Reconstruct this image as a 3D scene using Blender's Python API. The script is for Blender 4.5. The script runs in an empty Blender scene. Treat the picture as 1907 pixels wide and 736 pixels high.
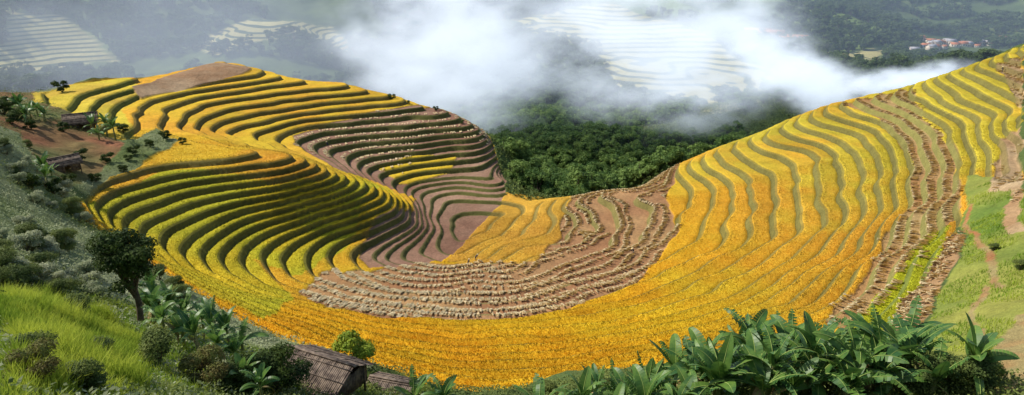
import bpy, math, numpy as np, time, json, random
from mathutils import Vector, Matrix
T0=time.time(); rng=np.random.default_rng(7); random.seed(5)
# terrain control points: traced image pixels + assumed elevations -> plan coordinates
F=1242.0; PI=math.radians(20); SP,CP=math.sin(PI),math.cos(PI)
def unp(u,v,z):
    a=(u-953.5)/F; b=(v-368)/F
    t=-z/(SP+b*CP)
    return (a*t,(CP-b*SP)*t,z)
C={-36:[(1750,140),(1790,180),(1860,215),(1885,260),(1850,340),(1830,420),(1800,500)],
-40:[(1690,165),(1740,210),(1790,270),(1795,350),(1765,430),(1700,530),(1620,620)],
-44:[(1600,180),(1655,220),(1700,280),(1705,350),(1665,440),(1590,530),(1490,600),(1350,650),(1200,685),(1000,708),(850,710),(720,680),(600,640),(480,598),(400,560),(330,515),(290,482),(215,437),(165,402),(155,380),(200,347),(310,318),(430,306),(535,302),(530,292),(450,280),(360,255),(320,215),(380,185),(500,165),(640,152)],
-48:[(1530,200),(1590,250),(1640,320),(1640,390),(1590,470),(1500,540),(1380,595),(1200,635),(1000,662),(850,663),(700,640),(560,602),(450,562),(370,520),(290,475),(240,430),(252,402),(350,360),(480,335),(600,325),(590,305),(510,283),(430,262),(410,235),(480,215),(600,195),(740,180)],
-52:[(1460,225),(1500,290),(1530,350),(1520,420),(1460,490),(1350,550),(1200,597),(1000,622),(850,625),(700,608),(590,585),(480,550),(390,515),(340,480),(352,440),(435,400),(550,368),(640,347),(622,325),(560,280),(545,247),(600,235),(700,225),(830,205)],
-56:[(1360,265),(1390,330),(1405,400),(1370,460),(1280,520),(1150,563),(1000,590),(850,597),(720,587),(610,565),(530,540),(475,515),(450,480),(490,440),(585,398),(700,362),(702,345),(650,310),(620,277),(680,265),(780,257),(895,240)],
-60:[(1270,300),(1285,350),(1275,410),(1225,470),(1130,523),(1000,555),(850,567),(720,555),(630,534),(580,505),(580,470),(635,428),(742,390),(742,370),(682,322),(700,302),(800,288),(905,275)],
-64:[(1115,356),(1125,400),(1085,450),(960,502),(820,522),(740,522),(692,495),(700,462),(748,430),(765,402),(732,352),(770,335),(840,325),(928,330)],
-67:[(985,378),(985,402),(925,450),(855,482),(815,472),(800,440),(796,402),(812,372),(860,360),(940,362)]}
pts=[]
for z,L in C.items():
    for (a,b) in zip(L[:-1],L[1:]):
        n=max(1,int(math.hypot(a[0]-b[0],a[1]-b[1])/45))
        for i in range(n):
            s=i/n; pts.append(unp(a[0]+(b[0]-a[0])*s,a[1]+(b[1]-a[1])*s,z))
    pts.append(unp(*L[-1],z))
S=[(1880,95,-32),(1900,150,-32),(1900,230,-33),(1880,340,-35),(1900,450,-33),(1800,600,-34),(1900,700,-28),(1700,700,-32),(1500,736,-30),(1300,736,-31),(1650,640,-37),(1100,736,-37),(850,736,-42),(1600,700,-32),(1450,690,-35),
(1960,450,-31.5),(1960,560,-30),(1905,560,-31.5),(1970,300,-32),(1970,700,-26),
(400,122,-40),(260,190,-41.5),(70,170,-38),(200,250,-41),(150,215,-38.5),(120,300,-40),(0,190,-34),(0,250,-28),(140,158,-39),(250,150,-40),(60,300,-33),(60,400,-33),(0,400,-29),(0,500,-26),(100,500,-30),(200,520,-35),(100,600,-22),(0,600,-19),(0,736,-14),(200,700,-22),(300,600,-34),(400,650,-34),(560,700,-34),(250,736,-21),(400,736,-29),(650,736,-37),(300,280,-42.5),(180,430,-42),
(950,300,-92),(1150,290,-92),(1050,250,-97),(1200,250,-95),(1350,240,-88),(1420,205,-80),(950,180,-110),(1300,180,-105),(1100,100,-95),(800,200,-112),(900,100,-95),(1300,100,-95),(1430,75,-85),(1560,100,-100),(1780,95,-112),(1650,110,-112),(1600,50,-90),(1700,20,-75),(1450,30,-75),(1850,30,-80),(1200,0,-58),(900,0,-58),(600,0,-50),(600,80,-80),(450,90,-78),(100,120,-90),(0,50,-60),(200,20,-52),(300,80,-78),(640,120,-100),(1700,130,-112)]
pts+=[unp(*s) for s in S]
pts+=[(-150,262,-70),(-120,300,-78),(-60,290,-80),(-38,280,-85),(-15,272,-88),(4,255,-88),(14,225,-82),(7,205,-76),(30,200,-76),(60,234,-82),(80,242,-80),(100,257,-80),(117,262,-76),(132,262,-72),(147,257,-66),(162,260,-62),(200,285,-60),(-150,215,-52),(-200,230,-55),
(0,0,-6),(0,18,-20),(10,32,-29),(-400,100,10),(400,100,10),(0,-80,30),(-300,-60,40),(300,-60,40),(230,200,-25),(-250,120,-5),(-60,0,-2),(60,10,-8)]
for x in (-1500,-700,0,700,1500): pts+=[(x,1600,30+0.03*abs(x)),(x,2700,260)]
pts+=[(-1400,700,80),(1400,700,80)]
P=np.array(pts); XY=P[:,:2]/100
def ker(A,B):
    d2=((A[:,None,:]-B[None,:,:])**2).sum(-1)+1e-12
    return 0.5*d2*np.log(d2)
N=len(P); K=ker(XY,XY)+np.eye(N)*0.004
Q=np.c_[np.ones(N),XY]
A=np.zeros((N+3,N+3)); A[:N,:N]=K; A[:N,N:]=Q; A[N:,:N]=Q.T
sol=np.linalg.solve(A,np.r_[P[:,2],0,0,0])
def rbf(xy):
    xy=np.asarray(xy)/100; out=np.empty(len(xy))
    for i in range(0,len(xy),8000):
        s=xy[i:i+8000]; out[i:i+8000]=ker(s,XY)@sol[:N]+sol[N]+s@sol[N+1:]
    return out
def W(u,v,push=0):
    a=(u-953.5)/F; b=(v-368)/F
    d=np.array([a,CP-b*SP,-SP-b*CP]); t=np.concatenate([np.arange(18,300,.5),np.arange(300,1500,3)])
    p=t[:,None]*d; g=rbf(p[:,:2]); k=np.argmax(g>p[:,2]); tt=t[k]
    q=d[:2]*tt; q=q+d[:2]/np.hypot(*d[:2])*push
    return (round(float(q[0]),1),round(float(q[1]),1))
def WP(L): return np.array([W(*p) for p in L])
def cubW(t,n):
    t=np.clip(t,1,n-2.001); i=np.floor(t).astype(int); f=t-i
    M=np.zeros((len(t),n)); r=np.arange(len(t))
    M[r,i-1]=-.5*f+f*f-.5*f**3; M[r,i]=1-2.5*f*f+1.5*f**3
    M[r,i+1]=.5*f+2*f*f-1.5*f**3; M[r,np.minimum(i+2,n-1)]+=-.5*f*f+.5*f**3
    return M
def coarse(x0,x1,y0,y1,d):
    gx=np.arange(x0,x1+d,d); gy=np.arange(y0,y1+d,d)
    X,Y=np.meshgrid(gx,gy); return x0,y0,d,rbf(np.c_[X.ravel(),Y.ravel()]).reshape(X.shape)
def samp(c,xs,ys):
    x0,y0,d,G=c
    return cubW((ys-y0)/d,G.shape[0])@G@cubW((xs-x0)/d,G.shape[1]).T
cn=coarse(-230,250,-20,310,2.5); cf=coarse(-1600,1600,-150,2900,16)
def axis(a,b,d,lo,hi,g,mx):
    c=list(np.arange(a,b,d)); x=c[-1]; s=d
    while x<hi: s=min(s*g,mx); x+=s; c.append(x)
    x=a; s=d; pre=[]
    while x>lo: s=min(s*g,mx); x-=s; pre.append(x)
    return np.array(pre[::-1]+c)
xs=axis(-165,205,.34,-1500,1500,1.03,22); ys=axis(30,258,.34,-100,2800,1.012,25)
def ss(a,b,x):
    t=np.clip((x-a)/(b-a),0,1); return t*t*(3-2*t)
wx=ss(-215,-195,xs)*(1-ss(225,240,xs)); wy=ss(-15,0,ys)*(1-ss(280,300,ys))
w=wy[:,None]*wx[None,:]
H=samp(cn,xs,ys)*w+samp(cf,xs,ys)*(1-w)
X,Y=np.meshgrid(xs,ys)
def hsh(i,j,s): 
    a=np.sin(i*127.1+j*311.7+s*74.7)*43758.5453; return a-np.floor(a)
def vn(X,Y,sc,s=0):
    x=X/sc; y=Y/sc; i=np.floor(x); j=np.floor(y); f=x-i; g=y-j
    f=f*f*f*(f*(f*6-15)+10); g=g*g*g*(g*(g*6-15)+10)
    return (hsh(i,j,s)*(1-f)+hsh(i+1,j,s)*f)*(1-g)+(hsh(i,j+1,s)*(1-f)+hsh(i+1,j+1,s)*f)*g-.5
def pip(poly,X,Y):
    out=np.zeros(X.shape,bool); x0,y0=poly.min(0); x1,y1=poly.max(0)
    sel=(X>=x0)&(X<=x1)&(Y>=y0)&(Y<=y1)
    if not sel.any(): return out
    x=X[sel]; y=Y[sel]; c=np.zeros(x.shape,bool)
    for (ax,ay),(bx,by) in zip(poly,np.roll(poly,-1,0)):
        if ay==by: continue
        c^=((ay>y)!=(by>y))&(x<(bx-ax)*(y-ay)/(by-ay)+ax)
    out[sel]=c; return out
# ---- zones
Zn={}
def Z_(n,L): Zn[n]=WP(L)
Z_('field',[(60,175),(130,160,6),(235,152,6),(380,124,8),(560,138,12),(640,155,12),(780,200,12),(900,246,10),(932,330,8),(945,372,5),(985,384,4),(1120,360,10),(1270,305,12),(1460,229,14),(1600,184,14),(1690,166,12),(1760,142,12),(1880,98,15),(1907,92,15),(1907,330),(1840,345),(1790,420),(1640,650),(1400,665),(1070,695),(960,725),(830,725),(730,690),(560,640),(480,606),(400,570),(290,495),(200,435),(145,402),(145,370),(200,335),(270,305),(330,262),(290,240),(240,262),(195,255),(120,200),(60,190)])
Z_('upleft',[(60,172),(140,158,5),(235,152,5),(268,165),(225,200),(250,235),(240,262),(195,255),(150,210),(60,190)])
Z_('plot',[(250,162),(380,124,8),(470,130,3),(455,138),(300,172),(260,180)])
Z_('lemon',[(150,370),(300,312),(430,330),(520,340),(600,335),(720,350),(740,372),(620,470),(560,510),(470,480),(560,560),(480,590),(330,510),(200,430)])
Z_('flank',[(540,246),(600,232),(760,195),(800,208,8),(900,246,9),(932,330,8),(945,372,5),(890,430),(830,480),(760,505),(690,500),(660,475),(690,430),(775,395),(770,370),(700,340),(640,320),(590,290),(550,270)])
Z_('flankrice',[(700,312),(760,292),(845,285),(840,315),(760,345),(740,340)])
Z_('nose',[(660,440),(700,350),(745,365),(762,385),(720,400),(690,425),(665,445)])
Z_('mid',[(830,485),(880,430),(945,375,6),(1120,360,10),(1080,400),(1040,440),(1000,490),(900,500)])
Z_('straw',[(560,545),(600,505),(700,505),(800,490),(900,490),(1000,485),(1040,440),(1055,380),(1130,352,5),(1230,312,5),(1270,303,5),(1240,370),(1265,430),(1190,530),(1050,575),(840,595),(700,590),(620,575)])
Z_('rightstrip',[(1560,200,5),(1690,168,6),(1720,210),(1780,270),(1792,350),(1775,400),(1700,500),(1600,625),(1530,600),(1620,490),(1690,380),(1700,280),(1640,220)])
Z_('greenstrip',[(1735,425),(1775,418),(1725,520),(1640,640),(1560,635),(1640,530)])
Z_('strawstrip',[(1775,430),(1800,432),(1755,540),(1680,650),(1625,650),(1700,540)])
Z_('rightgrass',[(1800,330),(1850,330),(1880,360),(1907,360),(1990,360),(1990,760),(1640,736),(1690,650),(1760,540),(1805,432),(1790,400)])
Z_('rstraw2',[(1865,260),(1907,235),(1907,440),(1870,445),(1880,360),(1840,360)])
Z_('rtop',[(1862,118),(1907,100),(1907,200),(1880,170)])
Z_('path',[(1795,385),(1803,385),(1822,450),(1885,525),(1875,530),(1812,460)])
Z_('rsoil',[(1875,600),(1920,580),(1975,590),(1975,736),(1895,736),(1870,680)])
Z_('path2',[(1800,600),(1812,560),(1850,520),(1858,526),(1822,566),(1812,605),(1850,680),(1880,725),(1868,728),(1838,685)])
Z_('hutsoil',[(0,180),(60,165),(70,190),(130,205),(220,260),(240,270),(180,330),(130,350),(90,330),(40,250),(0,240)])
Z_('leftgrass',[(0,560),(100,540),(190,590),(250,640),(270,736),(0,736)])
Z_('orange',[(450,285),(540,262),(600,290),(640,320),(600,338),(500,330),(430,300)])
Z_('fl',[(0,30),(150,60),(240,130),(130,150),(0,165)])
Z_('fl2',[(380,60),(640,40),(700,130),(560,120),(420,115)])
Z_('fc',[(930,25),(1100,20),(1300,60),(1500,170),(1290,200),(1100,120),(960,80)])
Z_('fr',[(1530,88),(1640,95),(1690,140),(1600,150),(1540,120)])
Z_('spur',[(1310,215),(1380,195),(1450,190),(1430,212),(1340,222)])
n1=vn(X,Y,9,1)+.5*vn(X,Y,4,2)
wf_=ss(275,430,Y)
Xw=X+n1*1.6+wf_*vn(X,Y,60,1)*40; Yw=Y+vn(X,Y,8,3)*1.6+.4*vn(X,Y,2,4)+wf_*vn(X,Y,60,4)*40
M={k:pip(p,Xw,Yw) for k,p in Zn.items()}
near=(Y<275)
field=M['field']&near
farw=ss(280,450,Y)
H=H+ (vn(X,Y,16,5)*.9+vn(X,Y,7,6)*.45)*np.where(Y<270,1,1-farw)+ farw*(vn(X,Y,150,7)*26+vn(X,Y,60,8)*11+vn(X,Y,22,9)*3)
step=1.4; ZB=-46*step; s2=.75
gy_,gx_=np.gradient(H,ys,xs); grad=np.hypot(gx_,gy_)
far_t=(M['fl']|M['fl2']|M['fc']|M['fr'])&~near
low=(H<ZB)&near; st=np.where(low,s2,step)
tn=np.where(near,np.where(low,-46+(H-ZB)/s2,H/step),H/3.0)
def tz(q): return np.where(q<-46,ZB+(q+46)*s2,q*step)
fl=np.floor(tn); fr=tn-fl
gs_=grad/st
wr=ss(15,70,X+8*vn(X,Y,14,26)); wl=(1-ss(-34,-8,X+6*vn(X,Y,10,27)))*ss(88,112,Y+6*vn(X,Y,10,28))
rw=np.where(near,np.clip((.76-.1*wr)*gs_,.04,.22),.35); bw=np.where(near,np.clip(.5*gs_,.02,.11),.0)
tm=((field&~M['plot']&~M['rightgrass']&~M['rsoil'])|far_t).astype(float)
Zt=np.where(near,tz(fl+ss(0,1,(fr-1+rw)/rw)),H)
rice=(field&~M['flank']&~M['straw']&~M['rightstrip']&~M['plot']&~M['strawstrip']&~M['rightgrass']&~M['rstraw2']&~M['rsoil']&~M['rtop']) | M['flankrice']|M['nose']|M['greenstrip']
rice=rice.astype(float)
Zf=H*(1-tm)+Zt*tm
rp=ss(0,1,(fr-bw*.7)/(bw*.6+.01))*(1-ss(0,1,(fr-1+rw+.07)/.05))
Zf+=rice*.4*rp*near + rice*near*.10*(hsh(np.round(X*7),np.round(Y*7),3)-.5)
Zf+=(1-rice)*near*.15*vn(X,Y,.9,11)+(~field)*near*(.6*vn(X,Y,3,12)+.3*vn(X,Y,1.2,13))
def col(c): return np.array(c,float)
ct=np.zeros(X.shape+(3,)); cr=np.zeros_like(ct)
def L3(a,b,t): return col(a)*(1-t[...,None])+col(b)*t[...,None]
nb=np.clip(vn(X,Y,30,20)+vn(X,Y,9,21)+.5,0,1)
ct[:]=L3((.05,.08,.025),(.10,.14,.04),nb); cr[:]=ct
fm=far_t
ct[fm]=(.40,.36,.15); cr[fm]=(.055,.085,.035)
fg=(Y>600)&(vn(X,Y,140,30)+.5*vn(X,Y,60,31)>.16)&~fm; ct[fg]=(.13,.19,.045)
ls=near&~field&(X<-15); ct[ls]=L3((.12,.16,.05),(.26,.28,.15),nb)[ls]
def setz(m,a,b,r,nz=nb):
    ct[m]=L3(a,b,nz)[m]; cr[m]=col(r)
n2=np.clip(vn(X,Y,18,22)*1.2+vn(X,Y,6,23)*.8+.5,0,1)
n3=np.clip(vn(X,Y,26,24)*2.2+vn(X,Y,5,25)*.6+.4,0,1)
A0=L3((.64,.315,.012),(.63,.40,.016),n2); A1=L3((.62,.32,.03),(.52,.41,.035),n3); A2=L3((.62,.32,.028),(.59,.40,.028),n2)
Af=A0*(1-wr[...,None])+A1*wr[...,None]; Af=Af*(1-wl[...,None])+A2*wl[...,None]
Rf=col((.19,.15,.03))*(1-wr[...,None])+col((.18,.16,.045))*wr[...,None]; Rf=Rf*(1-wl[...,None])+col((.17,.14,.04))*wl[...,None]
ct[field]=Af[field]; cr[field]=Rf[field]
def blend(m,a,b,r,k,nz=None):
    c=L3(a,b,n2 if nz is None else nz); ct[m]=(ct*(1-k)+c*k)[m]; cr[m]=(cr*(1-k)+col(r)*k)[m]
setz(M['mid']&near,(.54,.28,.04),(.58,.34,.04),(.22,.17,.045),n2)
blend(M['lemon']&field,(.42,.41,.025),(.61,.42,.02),(.15,.14,.03),.9,n3)
setz(M['upleft']&near,(.58,.46,.04),(.56,.38,.05),(.12,.13,.03),n2)
setz(M['plot']&near,(.32,.19,.10),(.42,.29,.17),(.2,.12,.06),np.clip(n2+vn(X,Y,2.5,37)*.7,0,1))
blend(M['orange']&near,(.60,.30,.03),(.56,.36,.03),(.14,.12,.03),.8)
setz(M['flank']&near,(.24,.125,.08),(.33,.20,.13),(.12,.12,.035),n2)
setz(M['flankrice']&near,(.60,.39,.025),(.60,.41,.03),(.12,.12,.03),n2)
setz(M['nose']&near,(.60,.38,.02),(.60,.40,.02),(.12,.12,.03),n2)
setz(M['straw']&near,(.32,.16,.075),(.42,.25,.11),(.20,.17,.055),n2)
setz(M['rightstrip']&near,(.34,.18,.07),(.38,.26,.11),(.22,.20,.06),n2)
setz(M['rightgrass']&near,(.13,.20,.035),(.28,.28,.06),(.1,.15,.03),n2)
setz(M['rstraw2']&near,(.36,.21,.10),(.44,.32,.18),(.24,.18,.07),n2)
setz(M['rtop']&near,(.40,.24,.11),(.48,.34,.18),(.24,.18,.07),n2)
setz(M['greenstrip']&near,(.38,.40,.02),(.44,.42,.02),(.16,.19,.04),n2)
setz(M['strawstrip']&near,(.30,.17,.08),(.38,.24,.12),(.18,.15,.06),n2)
setz((M['path']|M['path2']|M['rsoil'])&near,(.36,.15,.06),(.30,.24,.10),(.2,.1,.05),np.clip(n2+vn(X,Y,1.5,33),0,1))
setz(M['hutsoil']&near&~field,(.28,.12,.06),(.14,.15,.05),(.2,.1,.05),n2)
setz(M['leftgrass']&near,(.16,.25,.03),(.24,.32,.04),(.1,.1,.03),n2)
setz(M['spur'],(.34,.29,.12),(.26,.25,.10),(.1,.1,.05),n2)
ny,nx=X.shape
def mesh_np(name,V,Fq,mats,mi=None,smooth=False):
    me=bpy.data.meshes.new(name); V=np.asarray(V,np.float32); Fq=np.asarray(Fq,np.int32)
    me.vertices.add(len(V)); me.vertices.foreach_set("co",V.ravel())
    k=Fq.shape[1]
    me.loops.add(Fq.size); me.loops.foreach_set("vertex_index",Fq.ravel())
    me.polygons.add(len(Fq)); me.polygons.foreach_set("loop_start",np.arange(len(Fq))*k)
    for m in mats: me.materials.append(m)
    if mi is not None: me.polygons.foreach_set("material_index",np.asarray(mi,np.int32))
    if smooth: me.polygons.foreach_set("use_smooth",np.ones(len(Fq),bool))
    me.update(); return me
def link(name,me,loc=(0,0,0),rz=0,sc=1,parent=None):
    o=bpy.data.objects.new(name,me); bpy.context.collection.objects.link(o); o.location=loc; o.rotation_euler=(0,0,rz)
    o.scale=(sc,sc,sc) if not hasattr(sc,'__len__') else sc
    if parent: o.parent=parent
    return o
# ---- material helpers
def newmat(n):
    m=bpy.data.materials.new(n); m.use_nodes=True; nt=m.node_tree; b=nt.nodes["Principled BSDF"]
    b.inputs["Roughness"].default_value=.9; b.inputs["Specular IOR Level"].default_value=.1
    return m,nt,b
def N_(nt,t,**k):
    n=nt.nodes.new("ShaderNode"+t)
    for a,v in k.items(): setattr(n,a,v)
    return n
def math_(nt,op,a,b=None,c=None,clamp=False):
    n=N_(nt,"Math",operation=op,use_clamp=clamp)
    for i,x in enumerate((a,b,c)):
        if x is None: continue
        if isinstance(x,(int,float)): n.inputs[i].default_value=x
        else: nt.links.new(x,n.inputs[i])
    return n.outputs[0]
def mix_(nt,f,a,b,bt='MIX'):
    n=N_(nt,"Mix",data_type='RGBA',blend_type=bt)
    for i,x in ((0,f),(6,a),(7,b)):
        if isinstance(x,(int,float)): n.inputs[i].default_value=x
        elif isinstance(x,tuple): n.inputs[i].default_value=x+(1,)
        else: nt.links.new(x,n.inputs[i])
    return n.outputs[2]
def noise_(nt,vec,scale,det=3,rough=.6):
    n=N_(nt,"TexNoise"); n.inputs["Scale"].default_value=scale; n.inputs["Detail"].default_value=det; n.inputs["Roughness"].default_value=rough
    nt.links.new(vec,n.inputs["Vector"]); return n.outputs["Fac"]
def sstep(nt,x,a,b):
    n=N_(nt,"MapRange",interpolation_type='SMOOTHSTEP'); nt.links.new(x,n.inputs[0]); n.inputs[1].default_value=a; n.inputs[2].default_value=b; return n.outputs[0]
mt,nt,b=newmat("terraced_ground")
def attr(n,o="Fac"):
    a=N_(nt,"Attribute"); a.attribute_name=n; return a.outputs[o]
tc=N_(nt,"TexCoord").outputs["Object"]
tnA=attr("tn"); ctA=attr("ct","Color"); crA=attr("cr","Color"); tmA=attr("tm"); rwA=attr("rw"); bwA=attr("bw")
nf=noise_(nt,tc,1.6,4,.7); nm=noise_(nt,tc,.2,4,.65); nff=noise_(nt,tc,6,2,.7)
frA=math_(nt,'FRACT',tnA)
jit=math_(nt,'MULTIPLY',math_(nt,'SUBTRACT',nf,.5),.08)
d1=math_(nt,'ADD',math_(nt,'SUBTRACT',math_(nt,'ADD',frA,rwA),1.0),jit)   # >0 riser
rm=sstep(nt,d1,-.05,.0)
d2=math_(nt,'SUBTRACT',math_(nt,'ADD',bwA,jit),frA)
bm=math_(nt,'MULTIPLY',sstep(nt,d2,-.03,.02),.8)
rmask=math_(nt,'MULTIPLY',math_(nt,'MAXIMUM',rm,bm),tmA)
wn=N_(nt,"TexWhiteNoise",noise_dimensions='1D'); nt.links.new(math_(nt,'FLOOR',tnA),wn.inputs["W"])
var=math_(nt,'MULTIPLY_ADD',math_(nt,'SUBTRACT',wn.outputs["Value"],.5),math_(nt,'MULTIPLY',.28,tmA),1.0)
v2=math_(nt,'MULTIPLY_ADD',math_(nt,'SUBTRACT',nff,.5),.8,math_(nt,'MULTIPLY_ADD',math_(nt,'SUBTRACT',nf,.5),.8,math_(nt,'MULTIPLY_ADD',math_(nt,'SUBTRACT',nm,.5),.9,1.0)))
vv=math_(nt,'MULTIPLY',var,v2)
cc=N_(nt,"CombineColor"); 
for i in range(3): nt.links.new(vv,cc.inputs[i])
tread=mix_(nt,1.0,ctA,cc.outputs[0],'MULTIPLY')
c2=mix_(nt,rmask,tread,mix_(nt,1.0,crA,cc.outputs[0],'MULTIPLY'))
nt.links.new(c2,b.inputs["Base Color"])
bp=N_(nt,"Bump"); bp.inputs["Strength"].default_value=.7; bp.inputs["Distance"].default_value=.35
nt.links.new(math_(nt,'ADD',nf,nff),bp.inputs["Height"]); nt.links.new(bp.outputs[0],b.inputs["Normal"])
i=(np.arange(ny-1)[:,None]*nx+np.arange(nx-1)[None,:]).ravel()
q=np.stack([i,i+1,i+nx+1,i+nx],-1)
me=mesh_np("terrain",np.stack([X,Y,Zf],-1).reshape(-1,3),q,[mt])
for nme,arr in (("tn",tn),("tm",tm),("rw",rw),("bw",bw)):
    a=me.attributes.new(nme,"FLOAT","POINT"); a.data.foreach_set("value",arr.ravel().astype(np.float32))
for nme,arr in (("ct",ct),("cr",cr)):
    a=me.attributes.new(nme,"FLOAT_COLOR","POINT"); a.data.foreach_set("color",np.concatenate([arr.reshape(-1,3),np.ones((nx*ny,1))],1).astype(np.float32).ravel())
link("terrain",me)
def gi(x,y):
    x=np.asarray(x,float); y=np.asarray(y,float)
    i=np.clip(np.searchsorted(xs,x)-1,0,nx-2); j=np.clip(np.searchsorted(ys,y)-1,0,ny-2)
    return i,j,np.clip((x-xs[i])/(xs[i+1]-xs[i]),0,1),np.clip((y-ys[j])/(ys[j+1]-ys[j]),0,1)
def gs(G,x,y):
    i,j,f,g=gi(x,y)
    return (G[j,i]*(1-f)+G[j,i+1]*f)*(1-g)+(G[j+1,i]*(1-f)+G[j+1,i+1]*f)*g
def gn(G,x,y):
    i,j,f,g=gi(x,y); return G[j,i]
def gz(x,y): return gs(Zf,x,y)
# ---- foliage
def foliage(n,c1,c2,tr=.25,sc=.8,spec=.1,rough=.6):
    m,nt,b=newmat(n); tc=N_(nt,"TexCoord").outputs["Object"]
    oi=N_(nt,"ObjectInfo").outputs["Random"]
    f=math_(nt,'ADD',sstep(nt,noise_(nt,tc,sc,3),.35,.65),math_(nt,'MULTIPLY_ADD',oi,.6,-.3),clamp=True)
    c=mix_(nt,f,c1,c2); nt.links.new(c,b.inputs["Base Color"])
    t=N_(nt,"BsdfTranslucent"); nt.links.new(c,t.inputs[0]); ms=N_(nt,"MixShader"); ms.inputs[0].default_value=tr
    nt.links.new(b.outputs[0],ms.inputs[1]); nt.links.new(t.outputs[0],ms.inputs[2]); nt.links.new(ms.outputs[0],nt.nodes["Material Output"].inputs[0])
    b.inputs["Roughness"].default_value=rough; b.inputs["Specular IOR Level"].default_value=spec
    return m
mLeafD=foliage("leaf_dark",(.03,.055,.015),(.09,.13,.025)); mLeafF=foliage("leaf_forest",(.06,.12,.03),(.20,.29,.07),.3,.25)
mLeafFD=foliage("leaf_distant",(.04,.075,.025),(.10,.15,.045),.2,.25)
mLeafL=foliage("leaf_light",(.16,.26,.03),(.32,.38,.04)); mLeafB=foliage("leaf_brown",(.14,.09,.03),(.17,.19,.05)); mSage=foliage("leaf_sage",(.26,.31,.16),(.46,.48,.30),.3,.3)
mGrass=foliage("grass_blade",(.20,.32,.03),(.50,.56,.07),.35,.25); mBan=foliage("banana_leaf",(.045,.125,.03),(.14,.25,.045),.3,1.2,.35,.42)
mSag2=foliage("leaf_scrub",(.08,.12,.035),(.20,.24,.06),.3,.3)
def simple(n,c1,c2,sc=3):
    m,nt,b=newmat(n); tc=N_(nt,"TexCoord").outputs["Object"]; nt.links.new(mix_(nt,sstep(nt,noise_(nt,tc,sc,4),.3,.7),c1,c2),b.inputs["Base Color"]); return m
mBark=simple("bark",(.06,.045,.03),(.14,.11,.08)); mStraw=simple("straw",(.55,.41,.19),(.80,.66,.40),1.2); mPlank=simple("weathered_wood",(.08,.06,.05),(.26,.20,.15),2)
mRoofR=simple("red_roof",(.40,.14,.07),(.5,.22,.11),.3); mWall=simple("plaster_wall",(.5,.45,.38),(.65,.6,.5),.2); mRoofG=simple("grey_roof",(.28,.28,.30),(.4,.4,.42),.3); mDark=simple("dark_opening",(.02,.02,.02),(.03,.03,.03))
mCloth=simple("dark_cloth",(.02,.025,.05),(.05,.05,.09)); mStem=simple("banana_stem",(.14,.17,.05),(.26,.25,.10))
mRib=simple("banana_midrib",(.25,.33,.08),(.32,.40,.12)); mDry=simple("dry_leaf",(.25,.16,.07),(.40,.30,.14))
def quads(P,Nn,a,bw,r):
    n=len(P); Nn=Nn/np.linalg.norm(Nn,axis=1,keepdims=True)
    R=r.normal(size=(n,3)); U=np.cross(Nn,R); U/=np.linalg.norm(U,axis=1,keepdims=True); Vv=np.cross(Nn,U)
    a=np.broadcast_to(a,(n,))[:,None]; bw=np.broadcast_to(bw,(n,))[:,None]
    V=np.stack([P-U*a,P+Vv*bw-Nn*bw*.2,P+U*a,P-Vv*bw-Nn*bw*.2],1).reshape(-1,3)
    return V,np.arange(4*n).reshape(-1,4)
def tube(pts,rad,k=7):
    pts=np.array(pts,float); V=[]; Fq=[]
    for i,(p,r) in enumerate(zip(pts,rad)):
        d=pts[min(i+1,len(pts)-1)]-pts[max(i-1,0)]; d/=np.linalg.norm(d)+1e-9
        u=np.cross(d,[1,.3,.1]); u/=np.linalg.norm(u)+1e-9; v=np.cross(d,u)
        for j in range(k):
            t=2*math.pi*j/k; V.append(p+(u*math.cos(t)+v*math.sin(t))*r)
    for i in range(len(pts)-1):
        for j in range(k): Fq.append((i*k+j,i*k+(j+1)%k,(i+1)*k+(j+1)%k,(i+1)*k+j))
    return np.array(V),np.array(Fq)
class MB:
    def __init__(s): s.V=[];s.F=[];s.m=[];s.n=0
    def add(s,V,Fq,mi=0):
        s.V.append(np.asarray(V,float)); s.F.append(np.asarray(Fq)+s.n); s.m+= [mi]*len(Fq); s.n+=len(V)
    def mesh(s,name,mats,smooth=False): return mesh_np(name,np.concatenate(s.V),np.concatenate(s.F),mats,s.m,smooth)
def tree_mesh(name,h,cr,nl,ls,leafm,seed,trunk=.35,nlobe=9,r0=None):
    r=np.random.default_rng(seed); B=MB(); ch=h*(1-trunk)
    B.add(*tube([(0,0,-.5),(.03*h,0,h*trunk*.6),(0,.03*h,h*trunk),(0,0,h*.8)],[h*.035,h*.028,h*.022,h*.006]),0)
    lob=[]
    for i in range(nlobe):
        a=r.uniform(0,6.28); zz=r.uniform(.15,.9); rad=cr*math.sqrt(max(.1,1-(2*zz-.95)**2))*r.uniform(.35,.75)
        c=np.array([math.cos(a)*rad,math.sin(a)*rad,h*trunk+ch*zz]); R=cr*r.uniform(.28,.5); lob.append((c,R))
        st_=np.array([0,0,h*trunk*r.uniform(.7,1.4)]); B.add(*tube([st_,(st_+c)/2+[0,0,-.02*h],c],[h*.014,h*.009,h*.003],5),0)
    wgt=np.array([l[1]**2 for l in lob]); idx=r.choice(nlobe,nl,p=wgt/wgt.sum())
    Cc=np.array([l[0] for l in lob])[idx]; Rr=np.array([l[1] for l in lob])[idx]
    d=r.normal(size=(nl,3)); d/=np.linalg.norm(d,axis=1,keepdims=True); d[:,2]=np.where(d[:,2]<-.3,-d[:,2]*.6,d[:,2])
    Pp=Cc+d*(Rr*r.uniform(.55,1.1,nl))[:,None]*np.array([1,1,.8])
    V,Fq=quads(Pp,d+r.normal(size=(nl,3))*.5+[0,0,.3],ls*r.uniform(.6,1.3,nl),ls*.5*r.uniform(.6,1.3,nl),r); B.add(V,Fq,1)
    return B.mesh(name,[mBark,leafm])
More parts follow.
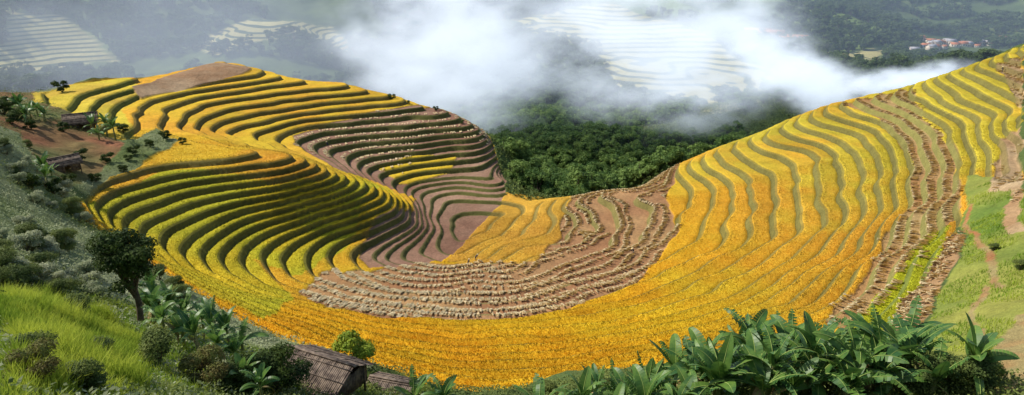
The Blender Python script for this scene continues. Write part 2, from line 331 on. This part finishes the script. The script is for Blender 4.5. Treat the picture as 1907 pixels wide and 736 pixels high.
# forest
ftm=[tree_mesh("forest_tree_%d"%i,10,4.8,1500,.45,mLeafF,40+i,.15,11) for i in range(4)]
ftd=[tree_mesh("far_tree_%d"%i,10,4.8,900,.6,mLeafFD,60+i,.12,10) for i in range(3)]
fte=bpy.data.objects.new("valley_forest",None); bpy.context.collection.objects.link(fte)
x=rng.uniform(-90,215,16000); y=rng.uniform(190,430,16000)
hh=gs(H,x,y); ok=((hh<-71+np.where(x>50,5,0))|((y>270)&(x>20)))&(gn(field,x,y)==0)&(gn(M['spur'],x,y)==0)&((vn(x,y,45,50)+.4*vn(x,y,18,51)>-.25)|((y<290)&(x<60)))
x=x[ok][:3900]; y=y[ok][:3900]
for a,c in zip(x,y): link("tree",ftm[rng.integers(4)],(a,c,float(gz(a,c))-.5),rng.uniform(0,6),rng.uniform(.35,1.25)*(1 if a<60 else .7),fte)
ffe=bpy.data.objects.new("distant_forest",None); bpy.context.collection.objects.link(ffe)
x=rng.uniform(-520,820,34000); y=rng.uniform(430,1150,34000)
ok=(gn(far_t,x,y)==0)&(vn(x,y,110,55)+.4*vn(x,y,40,56)>np.where(x>230,-.2,-.1))&(abs(x)<y*.85)&~((y>700)&(y<900)&(x>480)&(vn(x,y,40,57)>-.1))
x=x[ok][:8000]; y=y[ok][:8000]
for a,c in zip(x,y): link("tree",ftd[rng.integers(3)],(a,c,float(gz(a,c))-.5),rng.uniform(0,6),rng.uniform(.7,1.4),ffe)
# banana
def banana_mesh(seed,h=3.2):
    r=np.random.default_rng(seed); B=MB()
    B.add(*tube([(0,0,-.4),(.03,0,h*.3),(.05,.03,h*.65),(.05,.05,h*.8)],[.19,.16,.12,.07],8),1)
    nl=r.integers(9,12)
    for k in range(nl):
        az=k*2.4+r.uniform(-.4,.4); el=math.radians(r.uniform(55,86)); L=r.uniform(2.2,3.1); wd=r.uniform(.30,.44); bend=r.uniform(.2,1.3); mi=0
        if k>nl-4: el=math.radians(r.uniform(15,40)); bend=r.uniform(.8,1.4)
        if k==nl-1: el=-.3; bend=1.2; mi=3; wd=.2
        p=np.array([.05,.05,h*r.uniform(.66,.8)]); n=16; sd=np.array([-math.sin(az),math.cos(az),0]); V=[];Fq=[]
        ro=r.uniform(-.6,.6); 
        e=el; Pn=[p.copy()]; Dn=[]
        for i in range(n):
            d=np.array([math.cos(az)*math.cos(e),math.sin(az)*math.cos(e),math.sin(e)]); Dn.append(d); p=p+d*L/n; Pn.append(p.copy()); e-=bend/n*(1+i/n*1.2)
        Dn.append(Dn[-1])
        def wf(i):
            t=(i/n-.10)/.90; return 0.03 if t<=0 else wd*max(.04,(math.sin(math.pi*min(1,t**.75))**.5))
        torn=r.random()<.65; dr0=r.uniform(.0,.5)
        for s in (-1,1):
            for i in range(1,n):
                dr=dr0+ (torn)*r.uniform(0,.6)
                up=np.cross(Dn[i],sd); up=up if up[2]>0 else -up
                sd2=sd*math.cos(ro)+up*math.sin(ro); up2=up*math.cos(ro)-sd*math.sin(ro)
                side=sd2*s*math.cos(dr)+up2*(.3-math.sin(dr))
                g=.05 if (torn and r.random()<.6) else 0
                a0=Pn[i];a1=Pn[i+1]; w0=wf(i);w1=wf(i+1)
                if i==n-1: w1=.02
                j=len(V); kk=r.uniform(.8,1) if g else 1
                V+= [a0,a1,a1+side*w1*kk-Dn[i]*g,a0+side*w0*kk+Dn[i]*g]; Fq.append((j,j+1,j+2,j+3))
        B.add(V,Fq,mi); B.add(*tube(np.array(Pn)+[0,0,.01],[.035-.028*i/n for i in range(n+1)],4),2)
    return B.mesh("banana",[mBan,mStem,mRib,mDry])
bans=[banana_mesh(100+i,h) for i,h in enumerate((2.6,3.2,2.2,2.9,3.6,2.4,3.0,2.0))]
def ban(x,y,s=1.): link("banana_plant",bans[rng.integers(8)],(x,y,float(gz(x,y))-.1),rng.uniform(0,6),s*rng.uniform(.8,1.2))
for xx in np.arange(6,29.5,1.3):
    for yy in (38.2,40.6,43,45.4):
        if xx<13 and yy>43: continue
        if rng.random()<.1: continue
        ban(xx+rng.uniform(-.9,.9),yy+rng.uniform(-1.2,1.2),1.2 if xx>12 else .95)
for (x,y) in [(-5,41),(-7.5,43),(-17,38),(2,39),(3.5,40.5),(-19,40),(4.8,38)]: ban(x,y,.9)
for p in [(285,600),(310,640),(340,620),(370,660),(350,600),(400,640),(430,650),(320,590),(455,660),(300,600),(380,620),(345,650),(410,680),(440,690),(290,580)]: ban(*W(*p),.9)
for p in [(60,225),(85,228),(70,215),(185,262),(200,250),(215,262),(85,335),(100,340),(40,215),(90,350),(50,232),(175,250)]: ban(*W(*p),1.1)
# trees
def put(name,me,u,v,s=1,rz=0):
    p=W(u,v); link(name,me,(p[0],p[1],float(gz(*p))-.1),rz,s)
put("broadleaf_tree",tree_mesh("broadleaf",9.4,3.1,12000,.15,mLeafD,12,.42,18),262,600)
bush1=tree_mesh("bushA",3.0,1.9,7000,.10,mLeafB,2,.08,12); bush2=tree_mesh("bushB",3.6,2.3,8000,.11,mLeafD,3,.08,12); sap=tree_mesh("sap",4.6,2.2,2800,.19,mLeafL,4,.2,14); bush3=tree_mesh("bushC",2.6,1.7,6000,.09,mSag2,6,.06,12)
bushS=tree_mesh("bushS",1.8,1.5,3500,.10,mSage,16,.04,10)
put("brown_bush",bush1,385,725); put("brown_bush",bush1,75,725,.6); put("dark_bush",bush2,520,735,1.15); put("dark_bush",bush2,460,735,.9,2); put("young_tree",sap,665,695)
put("roadside_shrub",tree_mesh("shrubY",4.6,2.4,5000,.15,mLeafL,5,.15,12),1400,670)
for (u,v,s) in [(150,600,.8),(120,560,.8),(300,690,1),(1740,736,1.2),(1800,736,1.1),(1700,710,1),(440,736,1),(340,560,.8),(640,736,.9),(60,470,.8),(30,540,.8),(300,520,.8),(330,545,.7),(1670,690,.9),(1780,720,.8),(70,700,.6),(1100,736,.9),(1020,736,.7),(1830,715,.8),(1760,700,.8),(1900,500,.5),(1850,470,.4),(200,690,.6),(160,736,.6)]: put("green_bush",bush3,u,v,s,u)
for i in range(70):
    u=rng.uniform(0,230); v=rng.uniform(270,560)
    if u>60+(v-270)*.75: continue
    put("sage_bush" if i%3 else "green_bush",bushS if i%3 else bush3,u,v,rng.uniform(.6,1.2),u)
sml=tree_mesh("smallbush",3,1.8,1500,.2,mLeafD,9,.05,9)
for (u,v,s) in [(115,168,1.2),(535,134,.8),(490,128,.5),(705,172,1),(730,182,.8),(812,204,.6),(40,225,1),(230,245,.9),(150,300,.9),(100,360,.9),(60,350,1),(200,300,.8),(20,200,1),(250,290,.8),(280,275,.7),(310,262,.8),(340,268,.6),(230,320,.6),(180,340,.7),(10,215,1.2),(25,235,1),(60,245,.9),(120,250,.8),(645,150,.5),(760,192,.5),(860,228,.5),(130,345,.8),(240,300,.5)]: put("crest_bush",sml,u,v,s,u)
# grass masses
def blades(name,px,py,h,w,mat,lean=.35,seed=1):
    r=np.random.default_rng(seed); n=len(px); pz=gz(px,py); az=r.uniform(0,6.28,n); hh=h*r.uniform(.5,1.2,n)
    Pb=np.stack([px,py,pz-.03],-1); sd=np.stack([np.cos(az),np.sin(az),0*az],-1)*(w*.5); ln=r.normal(size=(n,2))*lean
    m1=Pb+np.stack([ln[:,0]*hh*.35,ln[:,1]*hh*.35,hh*.6],-1); tp=Pb+np.stack([ln[:,0]*hh,ln[:,1]*hh,hh],-1)
    V=np.stack([Pb-sd,Pb+sd,m1+sd*.8,m1-sd*.8,tp],1).reshape(-1,3); k=np.arange(n)*5
    Fq=np.stack([k,k+1,k+2,k+3],-1); T=np.stack([k+3,k+2,k+4],-1)
    me=bpy.data.meshes.new(name); me.vertices.add(len(V)); me.vertices.foreach_set("co",V.astype(np.float32).ravel())
    lv=np.concatenate([Fq.ravel(),T.ravel()]); me.loops.add(len(lv)); me.loops.foreach_set("vertex_index",lv.astype(np.int32))
    ls_=np.concatenate([np.arange(n)*4,4*n+np.arange(n)*3]); me.polygons.add(2*n); me.polygons.foreach_set("loop_start",ls_.astype(np.int32)); me.materials.append(mat); me.update()
    return link(name,me)
def scat(n,x0,x1,y0,y1,mask=None):
    x=rng.uniform(x0,x1,n); y=rng.uniform(y0,y1,n)
    if mask is not None: k=gn(mask,x,y)>0; x=x[k]; y=y[k]
    return x,y
x,y=scat(300000,-40,-6,12,50,M['leftgrass']); kk_=vn(x,y,3,95)>.05
blades("tall_grass",x[~kk_],y[~kk_],.8,.05,mGrass,.35,1); blades("tall_grass",x[kk_],y[kk_],1.35,.055,mGrass,.3,11)
nf_=~field&near&~M['leftgrass']&~M['hutsoil']
x,y=scat(240000,-140,-8,18,195,nf_|(M['hutsoil']&near&(nb>.5))&~field); k=(np.hypot(x,y)>20)&(rng.random(len(x))<np.clip(70/np.hypot(x,y),0,1)); x=x[k];y=y[k]
def lf(name,x,y,hh,s,mat,seed):
    r=np.random.default_rng(seed); z=gz(x,y)+hh*r.uniform(0,1,len(x))*(1+1.5*(vn(x,y,2.5,60)+.2)); Pp=np.stack([x,y,z],-1)
    V,Fq=quads(Pp,r.normal(size=(len(x),3))*.6+[-.3,0,.8],s*r.uniform(.6,1.3,len(x)),s*.5,r); link(name,mesh_np(name,V,Fq,[mat]))
sg=(vn(x,y,14,61)>-.12)&(y<140)
lf("sage_scrub",x[sg],y[sg],.6,.17,mSage,3); lf("green_scrub",x[~sg],y[~sg],.8,.17,mSag2,4)
x,y=scat(60000,-40,-6,12,60,nf_); blades("tall_grass",x,y,.6,.05,mGrass,.4,9)
x,y=scat(110000,25,90,30,110,M['rightgrass']&~M['path']&~M['path2']&~M['rsoil']&~M['rstraw2']); k=vn(x,y,6,90)+.5*vn(x,y,2.5,91)>-.15; blades("hillside_grass",x[k],y[k],.4,.07,mGrass,.4,2)
x,y=scat(60000,-20,35,25,60,nf_); lf("undergrowth",x,y,.8,.14,mSag2,5)
x,y=scat(160000,-20,200,180,400,~field); k=(gs(H,x,y)<-60)|(y>262); lf("slope_scrub",x[k],y[k],1.2,.5,mSag2,15)
# straw
def sheaves(name,x,y,seed,L=1.0):
    r=np.random.default_rng(seed); n=len(x); e=.6
    gx=(gs(H,x+e,y)-gs(H,x-e,y)); gy=(gs(H,x,y+e)-gs(H,x,y-e)); d=-np.stack([gx,gy],-1); d/=np.linalg.norm(d,axis=1,keepdims=True)+1e-9
    an=np.arctan2(d[:,1],d[:,0])+r.normal(size=n)*.22
    V=[];m=8
    base=np.stack([x,y,gz(x,y)+.32],-1)
    for j in range(m):
        a=an+r.uniform(-.33,.33,n); ll=L*r.uniform(.4,.65,n); ca,sa=np.cos(a),np.sin(a); w=.07
        side=np.stack([-sa,ca,0*a],-1)*w; top=base+np.stack([-ca*ll*.9,-sa*ll*.9,r.uniform(-.05,.15,n)],-1); tip=base+np.stack([ca*ll,sa*ll,r.uniform(-.25,.05,n)],-1); up=np.stack([0*a,0*a,np.full(n,.1)],-1)*r.uniform(0,1.5,n)[:,None]
        V.append(np.stack([top-side*.6,tip-side*1.5,tip+side*1.5+up*.5,top+side*.6+up],1))
    V=np.concatenate(V).reshape(-1,3); link(name,mesh_np(name,V,np.arange(len(V)).reshape(-1,4),[mStraw]))
def rows(n,mask,bx,ctr,hw,ctr2=None,nth=-.05):
    x,y=scat(n,*bx,mask); f=gs(tn,x,y); f=f-np.floor(f); g=gs(gs_,x,y)
    k=np.abs(f-ctr*g)<hw*g
    if ctr2: k|=(np.abs(f-ctr2*g)<hw*g)&(f<.78)&(vn(x,y,12,80)>nth)
    k&=gs(tm,x,y)>.9
    return x[k],y[k]
x,y=rows(130000,M['straw'],(-60,75,85,215),.7,.22,3.0,-.3); sheaves("straw_sheaves",x,y,1,1.15)
x,y=rows(80000,M['rightstrip'],(25,140,45,240),.75,.22,3.0); sheaves("straw_sheaves",x,y,2,1.15)
x,y=scat(6000,30,75,45,110,M['strawstrip']); sheaves("straw_sheaves",x,y,3)
x,y=scat(12000,70,200,70,250,(M['rstraw2']|M['rtop'])&near); k=vn(x,y,5,70)>0.02; sheaves("straw_sheaves",x[k],y[k],4)
x,y=rows(30000,M['flank']&(H>-64),(-90,10,140,250),1.2,.3); k=vn(x,y,20,71)>.14; sheaves("straw_sheaves",x[k],y[k],5,.7)
# rice plants
mRice,nt,b=newmat("rice_plant"); a=N_(nt,"Attribute"); a.attribute_name="col"; nt.links.new(a.outputs["Color"],b.inputs["Base Color"])
t=N_(nt,"BsdfTranslucent"); nt.links.new(a.outputs["Color"],t.inputs[0]); ms=N_(nt,"MixShader"); ms.inputs[0].default_value=.3
nt.links.new(b.outputs[0],ms.inputs[1]); nt.links.new(t.outputs[0],ms.inputs[2]); nt.links.new(ms.outputs[0],nt.nodes["Material Output"].inputs[0])
x,y=scat(1300000,-120,110,45,170,rice>0); f=gs(tn,x,y); f-=np.floor(f); bb=gs(bw,x,y); k=(f<1-gs(rw,x,y)-.05)&(f>bb*1.0+.01)&(rng.random(len(x))<np.clip(75/np.hypot(x,y),0,1)**1.3); x=x[k];y=y[k];f=f[k];bb=bb[k]
n=len(x); az=rng.uniform(0,6.28,n); h=rng.uniform(.12,.34,n); ln=rng.normal(size=(n,2))*.12; pz=gz(x,y)
sd=np.stack([np.cos(az),np.sin(az),0*az],-1)*.06; Pb=np.stack([x,y,pz-.05],-1); V=np.stack([Pb-sd,Pb+sd,Pb+np.stack([ln[:,0],ln[:,1],h],-1)],1).reshape(-1,3)
me=mesh_np("rice_plants",V,np.arange(3*n).reshape(-1,3),[mRice]); i,j,_,_=gi(x,y); tv=hsh(np.floor(gs(tn,x,y)),0*x,5)
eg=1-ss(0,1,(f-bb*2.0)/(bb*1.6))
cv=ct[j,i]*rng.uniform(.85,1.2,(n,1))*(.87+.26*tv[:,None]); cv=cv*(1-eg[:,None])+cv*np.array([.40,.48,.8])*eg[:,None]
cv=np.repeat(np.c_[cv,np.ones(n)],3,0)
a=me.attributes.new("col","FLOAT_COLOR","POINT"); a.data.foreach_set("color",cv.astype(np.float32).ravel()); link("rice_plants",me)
# huts
def box(c,s,R=None):
    c=np.array(c,float); s=np.array(s)/2; V=np.array([[i,j,k] for i in(-1,1) for j in(-1,1) for k in(-1,1)],float)*s
    if R is not None: V=V@R.T
    return V+c,np.array([(0,1,3,2),(4,6,7,5),(0,4,5,1),(2,3,7,6),(0,2,6,4),(1,5,7,3)])
def rotx(a): c,s=math.cos(a),math.sin(a); return np.array([[1,0,0],[0,c,-s],[0,s,c]])
def hut_mesh(L,Wd,hw,pitch,seed):
    r=np.random.default_rng(seed); B=MB()
    for sx in (-1,1):
        for sy in (-1,1): B.add(*box((sx*L*.45,sy*Wd*.4,hw/2-.4),(.14,.14,hw+.8)),0)
    n=int(L/.22)
    for i in range(n):
        xx=-L*.44+i*(L*.88)/n
        for sy in (-1,1):
            if sy==-1 and n*.4<i<n*.6: continue
            B.add(*box((xx,sy*Wd*.38,hw*.45),(.19,.04,hw*.9*r.uniform(.95,1))),0)
    for i in range(int(Wd/.22)):
        yy=-Wd*.37+i*.2
        for sx in (-1,1): B.add(*box((sx*L*.45,yy,hw*.5),(.04,.17,hw*r.uniform(.9,1.05))),0)
    sl=Wd*.62/math.cos(pitch); n=int(L*1.15/.17)
    for s in (-1,1):
        for i in range(n):
            xx=-L*.575+i*L*1.15/n; ln=sl*r.uniform(.93,1.05); a=-s*pitch
            cy=s*math.cos(pitch)*ln/2; cz=hw+Wd*.4*math.tan(pitch)-math.sin(pitch)*ln/2+r.uniform(0,.05)
            B.add(*box((xx,cy,cz+.05),(.155,ln,.04),rotx(a+r.normal()*.01)),0)
        for tt in (.15,.5,.85): B.add(*box((0,s*math.cos(pitch)*sl*tt,hw+Wd*.4*math.tan(pitch)-math.sin(pitch)*sl*tt+.15),(L*1.17,.07,.05),rotx(-s*pitch)),0)
    B.add(*box((0,0,hw+Wd*.4*math.tan(pitch)+.13),(L*1.18,.25,.1)),0)
    return B.mesh("hut",[mPlank])
def hut(u,v,me,rz,dz=0):
    p=W(u,v); link("wooden_hut",me,(p[0],p[1],float(gz(*p))+dz),rz)
hut(155,238,hut_mesh(6.5,4.6,2.2,.65,1),.5); hut(122,315,hut_mesh(5,3.6,2,.6,2),.9)
hut(605,728,hut_mesh(6.2,4.8,1.9,.5,3),-.45); hut(735,736,hut_mesh(4.2,3.0,1.1,.4,4),-.3)
# village
def house_mesh(L,Wd,h,rm,seed):
    B=MB(); B.add(*box((0,0,h/2-1),(L,Wd,h+2)),0)
    p=.5; sl=Wd*.62/math.cos(p); zt=h+Wd*.5*math.tan(p)
    for s in (-1,1): B.add(*box((0,s*math.cos(p)*sl/2,zt-math.sin(p)*sl/2+.1),(L*1.1,sl,.15),rotx(-s*p)),1)
    for sx in (-1,1): B.add(*box((sx*L*.4,0,h+.3),(L*.19,Wd*.5,1.2)),0)
    for i in range(int(L/2.5)):
        for s in (-1,1): B.add(*box((-L/2+1.3+i*2.5,s*Wd*.5,h*.5),(1,.1,1.3)),2)
    return B.mesh("house",[mWall,rm,mDark])
hs=[house_mesh(9,6,3.5,mRoofR,1),house_mesh(11,7,5.5,mRoofG,2),house_mesh(8,6,3,mRoofG,3),house_mesh(13,7,4,mRoofR,4)]
for i in range(80):
    u=rng.uniform(1690,1870); v=108-(u-1690)*.19+rng.normal()*6; p=W(u,v); j=rng.integers(4); a=rng.uniform(-.6,.6); s_=rng.uniform(.7,1.1)
    if p[1]<500: continue
    link("village_house",hs[j],(p[0],p[1],float(gz(*p))),a,s_)
lh=house_mesh(26,9,6,mRoofR,7)
for (u,v) in [(1432,80),(1475,88),(1410,74)]: p=W(u,v); link("long_house",lh,(p[0],p[1],float(gz(*p))+4),-.3)
# farmers
def farmer(u,v,rz,bend):
    p=W(u,v); s,c=math.sin(bend),math.cos(bend)
    def up(t,x=0,f=0): return (x,s*t+f*c,.88+c*t-f*s)
    J=[((0,0,.88),.13),(up(.25),.12),(up(.45),.14),(up(.55),.055),(up(.72),.10),
       (up(.46,.18),.06),(up(.25,.24,.22),.045),(up(.1,.2,.42),.03),(up(.46,-.18),.06),(up(.25,-.24,.22),.045),(up(.1,-.2,.42),.03),
       ((.1,.02,.84),.09),((.12,.08,.46),.06),((.12,-.02,.05),.045),((.12,.14,.02),.035),((-.1,.0,.84),.09),((-.13,-.04,.46),.06),((-.13,-.14,.05),.045),((-.13,.02,.02),.035)]
    E=[(0,1),(1,2),(2,3),(3,4),(2,5),(5,6),(6,7),(2,8),(8,9),(9,10),(0,11),(11,12),(12,13),(13,14),(0,15),(15,16),(16,17),(17,18)]
    for hand in (7,10):
        b0=J[hand][0]
        for k in range(5):
            J.append(((b0[0]+(k-2)*.022,b0[1]+.05-.008*abs(k-2),b0[2]-.05),.009)); E.append((hand,len(J)-1))
    me=bpy.data.meshes.new("farmer"); me.from_pydata([j[0] for j in J],E,[]); o=link("rice_farmer",me,(p[0],p[1],float(gz(*p))),rz)
    md=o.modifiers.new("s","SKIN"); md2=o.modifiers.new("sub","SUBSURF"); md2.levels=1; md2.render_levels=1
    for i_,j in enumerate(J): me.skin_vertices[0].data[i_].radius=(j[1],j[1])
    me.skin_vertices[0].data[0].use_root=True
    me.materials.append(mCloth)
    hd=up(.72); bpy.ops.mesh.primitive_cone_add(vertices=16,radius1=.27,radius2=.02,depth=.16,location=(hd[0],hd[1]+.0,hd[2]+.1)); h=bpy.context.object; h.name="hat"; h.parent=o; h.rotation_euler=(-bend*.6,0,0); h.data.materials.append(mStraw)
for fa in ((886,486,-1.2,.9),(872,492,-1.0,.5),(1868,128,.5,.2),(610,268,1.,.8),(1180,470,2.,.7)): farmer(*fa)
# smoke
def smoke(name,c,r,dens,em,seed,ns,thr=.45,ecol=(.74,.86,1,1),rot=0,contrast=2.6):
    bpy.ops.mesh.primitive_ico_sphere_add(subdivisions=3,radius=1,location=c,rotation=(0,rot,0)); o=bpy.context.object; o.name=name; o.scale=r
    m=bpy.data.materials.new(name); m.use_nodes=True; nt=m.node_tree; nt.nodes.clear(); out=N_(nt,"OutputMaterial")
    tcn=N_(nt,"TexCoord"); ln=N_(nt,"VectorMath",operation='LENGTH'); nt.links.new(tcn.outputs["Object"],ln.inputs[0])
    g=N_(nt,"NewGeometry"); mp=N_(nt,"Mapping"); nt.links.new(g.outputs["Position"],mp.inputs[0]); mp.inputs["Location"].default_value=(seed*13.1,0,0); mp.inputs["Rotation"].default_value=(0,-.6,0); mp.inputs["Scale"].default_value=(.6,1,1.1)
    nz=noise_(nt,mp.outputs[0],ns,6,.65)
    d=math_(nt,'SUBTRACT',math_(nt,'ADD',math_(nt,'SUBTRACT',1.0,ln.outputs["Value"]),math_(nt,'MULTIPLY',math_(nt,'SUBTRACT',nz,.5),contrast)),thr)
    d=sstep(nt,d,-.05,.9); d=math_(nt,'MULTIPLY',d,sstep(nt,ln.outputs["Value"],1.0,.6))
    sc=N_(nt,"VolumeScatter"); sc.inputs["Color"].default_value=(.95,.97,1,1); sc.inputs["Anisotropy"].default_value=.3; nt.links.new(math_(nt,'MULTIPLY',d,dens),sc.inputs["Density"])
    e=N_(nt,"Emission"); e.inputs[0].default_value=ecol; nt.links.new(math_(nt,'MULTIPLY',d,dens*em),e.inputs[1])  # added glow: stands in for light scattered repeatedly inside the smoke
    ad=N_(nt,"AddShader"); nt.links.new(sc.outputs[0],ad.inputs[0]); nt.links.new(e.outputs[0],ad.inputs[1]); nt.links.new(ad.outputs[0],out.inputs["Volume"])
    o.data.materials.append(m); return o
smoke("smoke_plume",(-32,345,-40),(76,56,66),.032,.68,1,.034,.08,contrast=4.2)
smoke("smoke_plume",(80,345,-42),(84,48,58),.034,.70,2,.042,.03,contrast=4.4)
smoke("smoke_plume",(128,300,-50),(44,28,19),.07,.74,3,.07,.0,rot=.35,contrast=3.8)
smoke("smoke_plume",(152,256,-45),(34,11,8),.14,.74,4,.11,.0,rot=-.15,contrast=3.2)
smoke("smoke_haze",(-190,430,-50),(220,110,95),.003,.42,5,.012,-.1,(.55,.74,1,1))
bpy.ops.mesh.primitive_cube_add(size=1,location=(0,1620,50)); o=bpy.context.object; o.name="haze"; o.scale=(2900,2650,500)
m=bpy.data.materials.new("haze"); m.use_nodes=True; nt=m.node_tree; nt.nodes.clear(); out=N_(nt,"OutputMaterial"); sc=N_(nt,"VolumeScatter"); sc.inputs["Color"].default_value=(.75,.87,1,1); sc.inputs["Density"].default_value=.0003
e=N_(nt,"Emission"); e.inputs[0].default_value=(.35,.6,1,1); e.inputs[1].default_value=.0003*.35; ad=N_(nt,"AddShader"); nt.links.new(sc.outputs[0],ad.inputs[0]); nt.links.new(e.outputs[0],ad.inputs[1]); nt.links.new(ad.outputs[0],out.inputs["Volume"]); o.data.materials.append(m)  # bluish emission added to imitate multiply scattered light in the haze
# camera light
cam=bpy.data.cameras.new("camera"); co_=bpy.data.objects.new("camera",cam); bpy.context.collection.objects.link(co_)
cam.sensor_width=36; cam.lens=F/1907*36; cam.clip_end=10000; co_.rotation_euler=(math.radians(70),0,0); bpy.context.scene.camera=co_
D=Vector((-.8,.2,.85)).normalized()
sl=bpy.data.lights.new("sun","SUN"); sl.energy=5; sl.color=(1,.94,.84); sl.angle=math.radians(.5); so=bpy.data.objects.new("sun",sl); bpy.context.collection.objects.link(so); so.rotation_euler=D.to_track_quat('Z','Y').to_euler()
wd=bpy.data.worlds.new("World"); bpy.context.scene.world=wd; wd.use_nodes=True; wn=wd.node_tree
sk=wn.nodes.new("ShaderNodeTexSky"); sk.sky_type='NISHITA'; sk.sun_disc=False; sk.sun_elevation=math.asin(D.z); sk.sun_rotation=math.atan2(D.x,D.y)
wn.links.new(sk.outputs[0],wn.nodes["Background"].inputs[0]); wn.nodes["Background"].inputs[1].default_value=.15
bpy.context.scene.view_settings.view_transform='Standard'
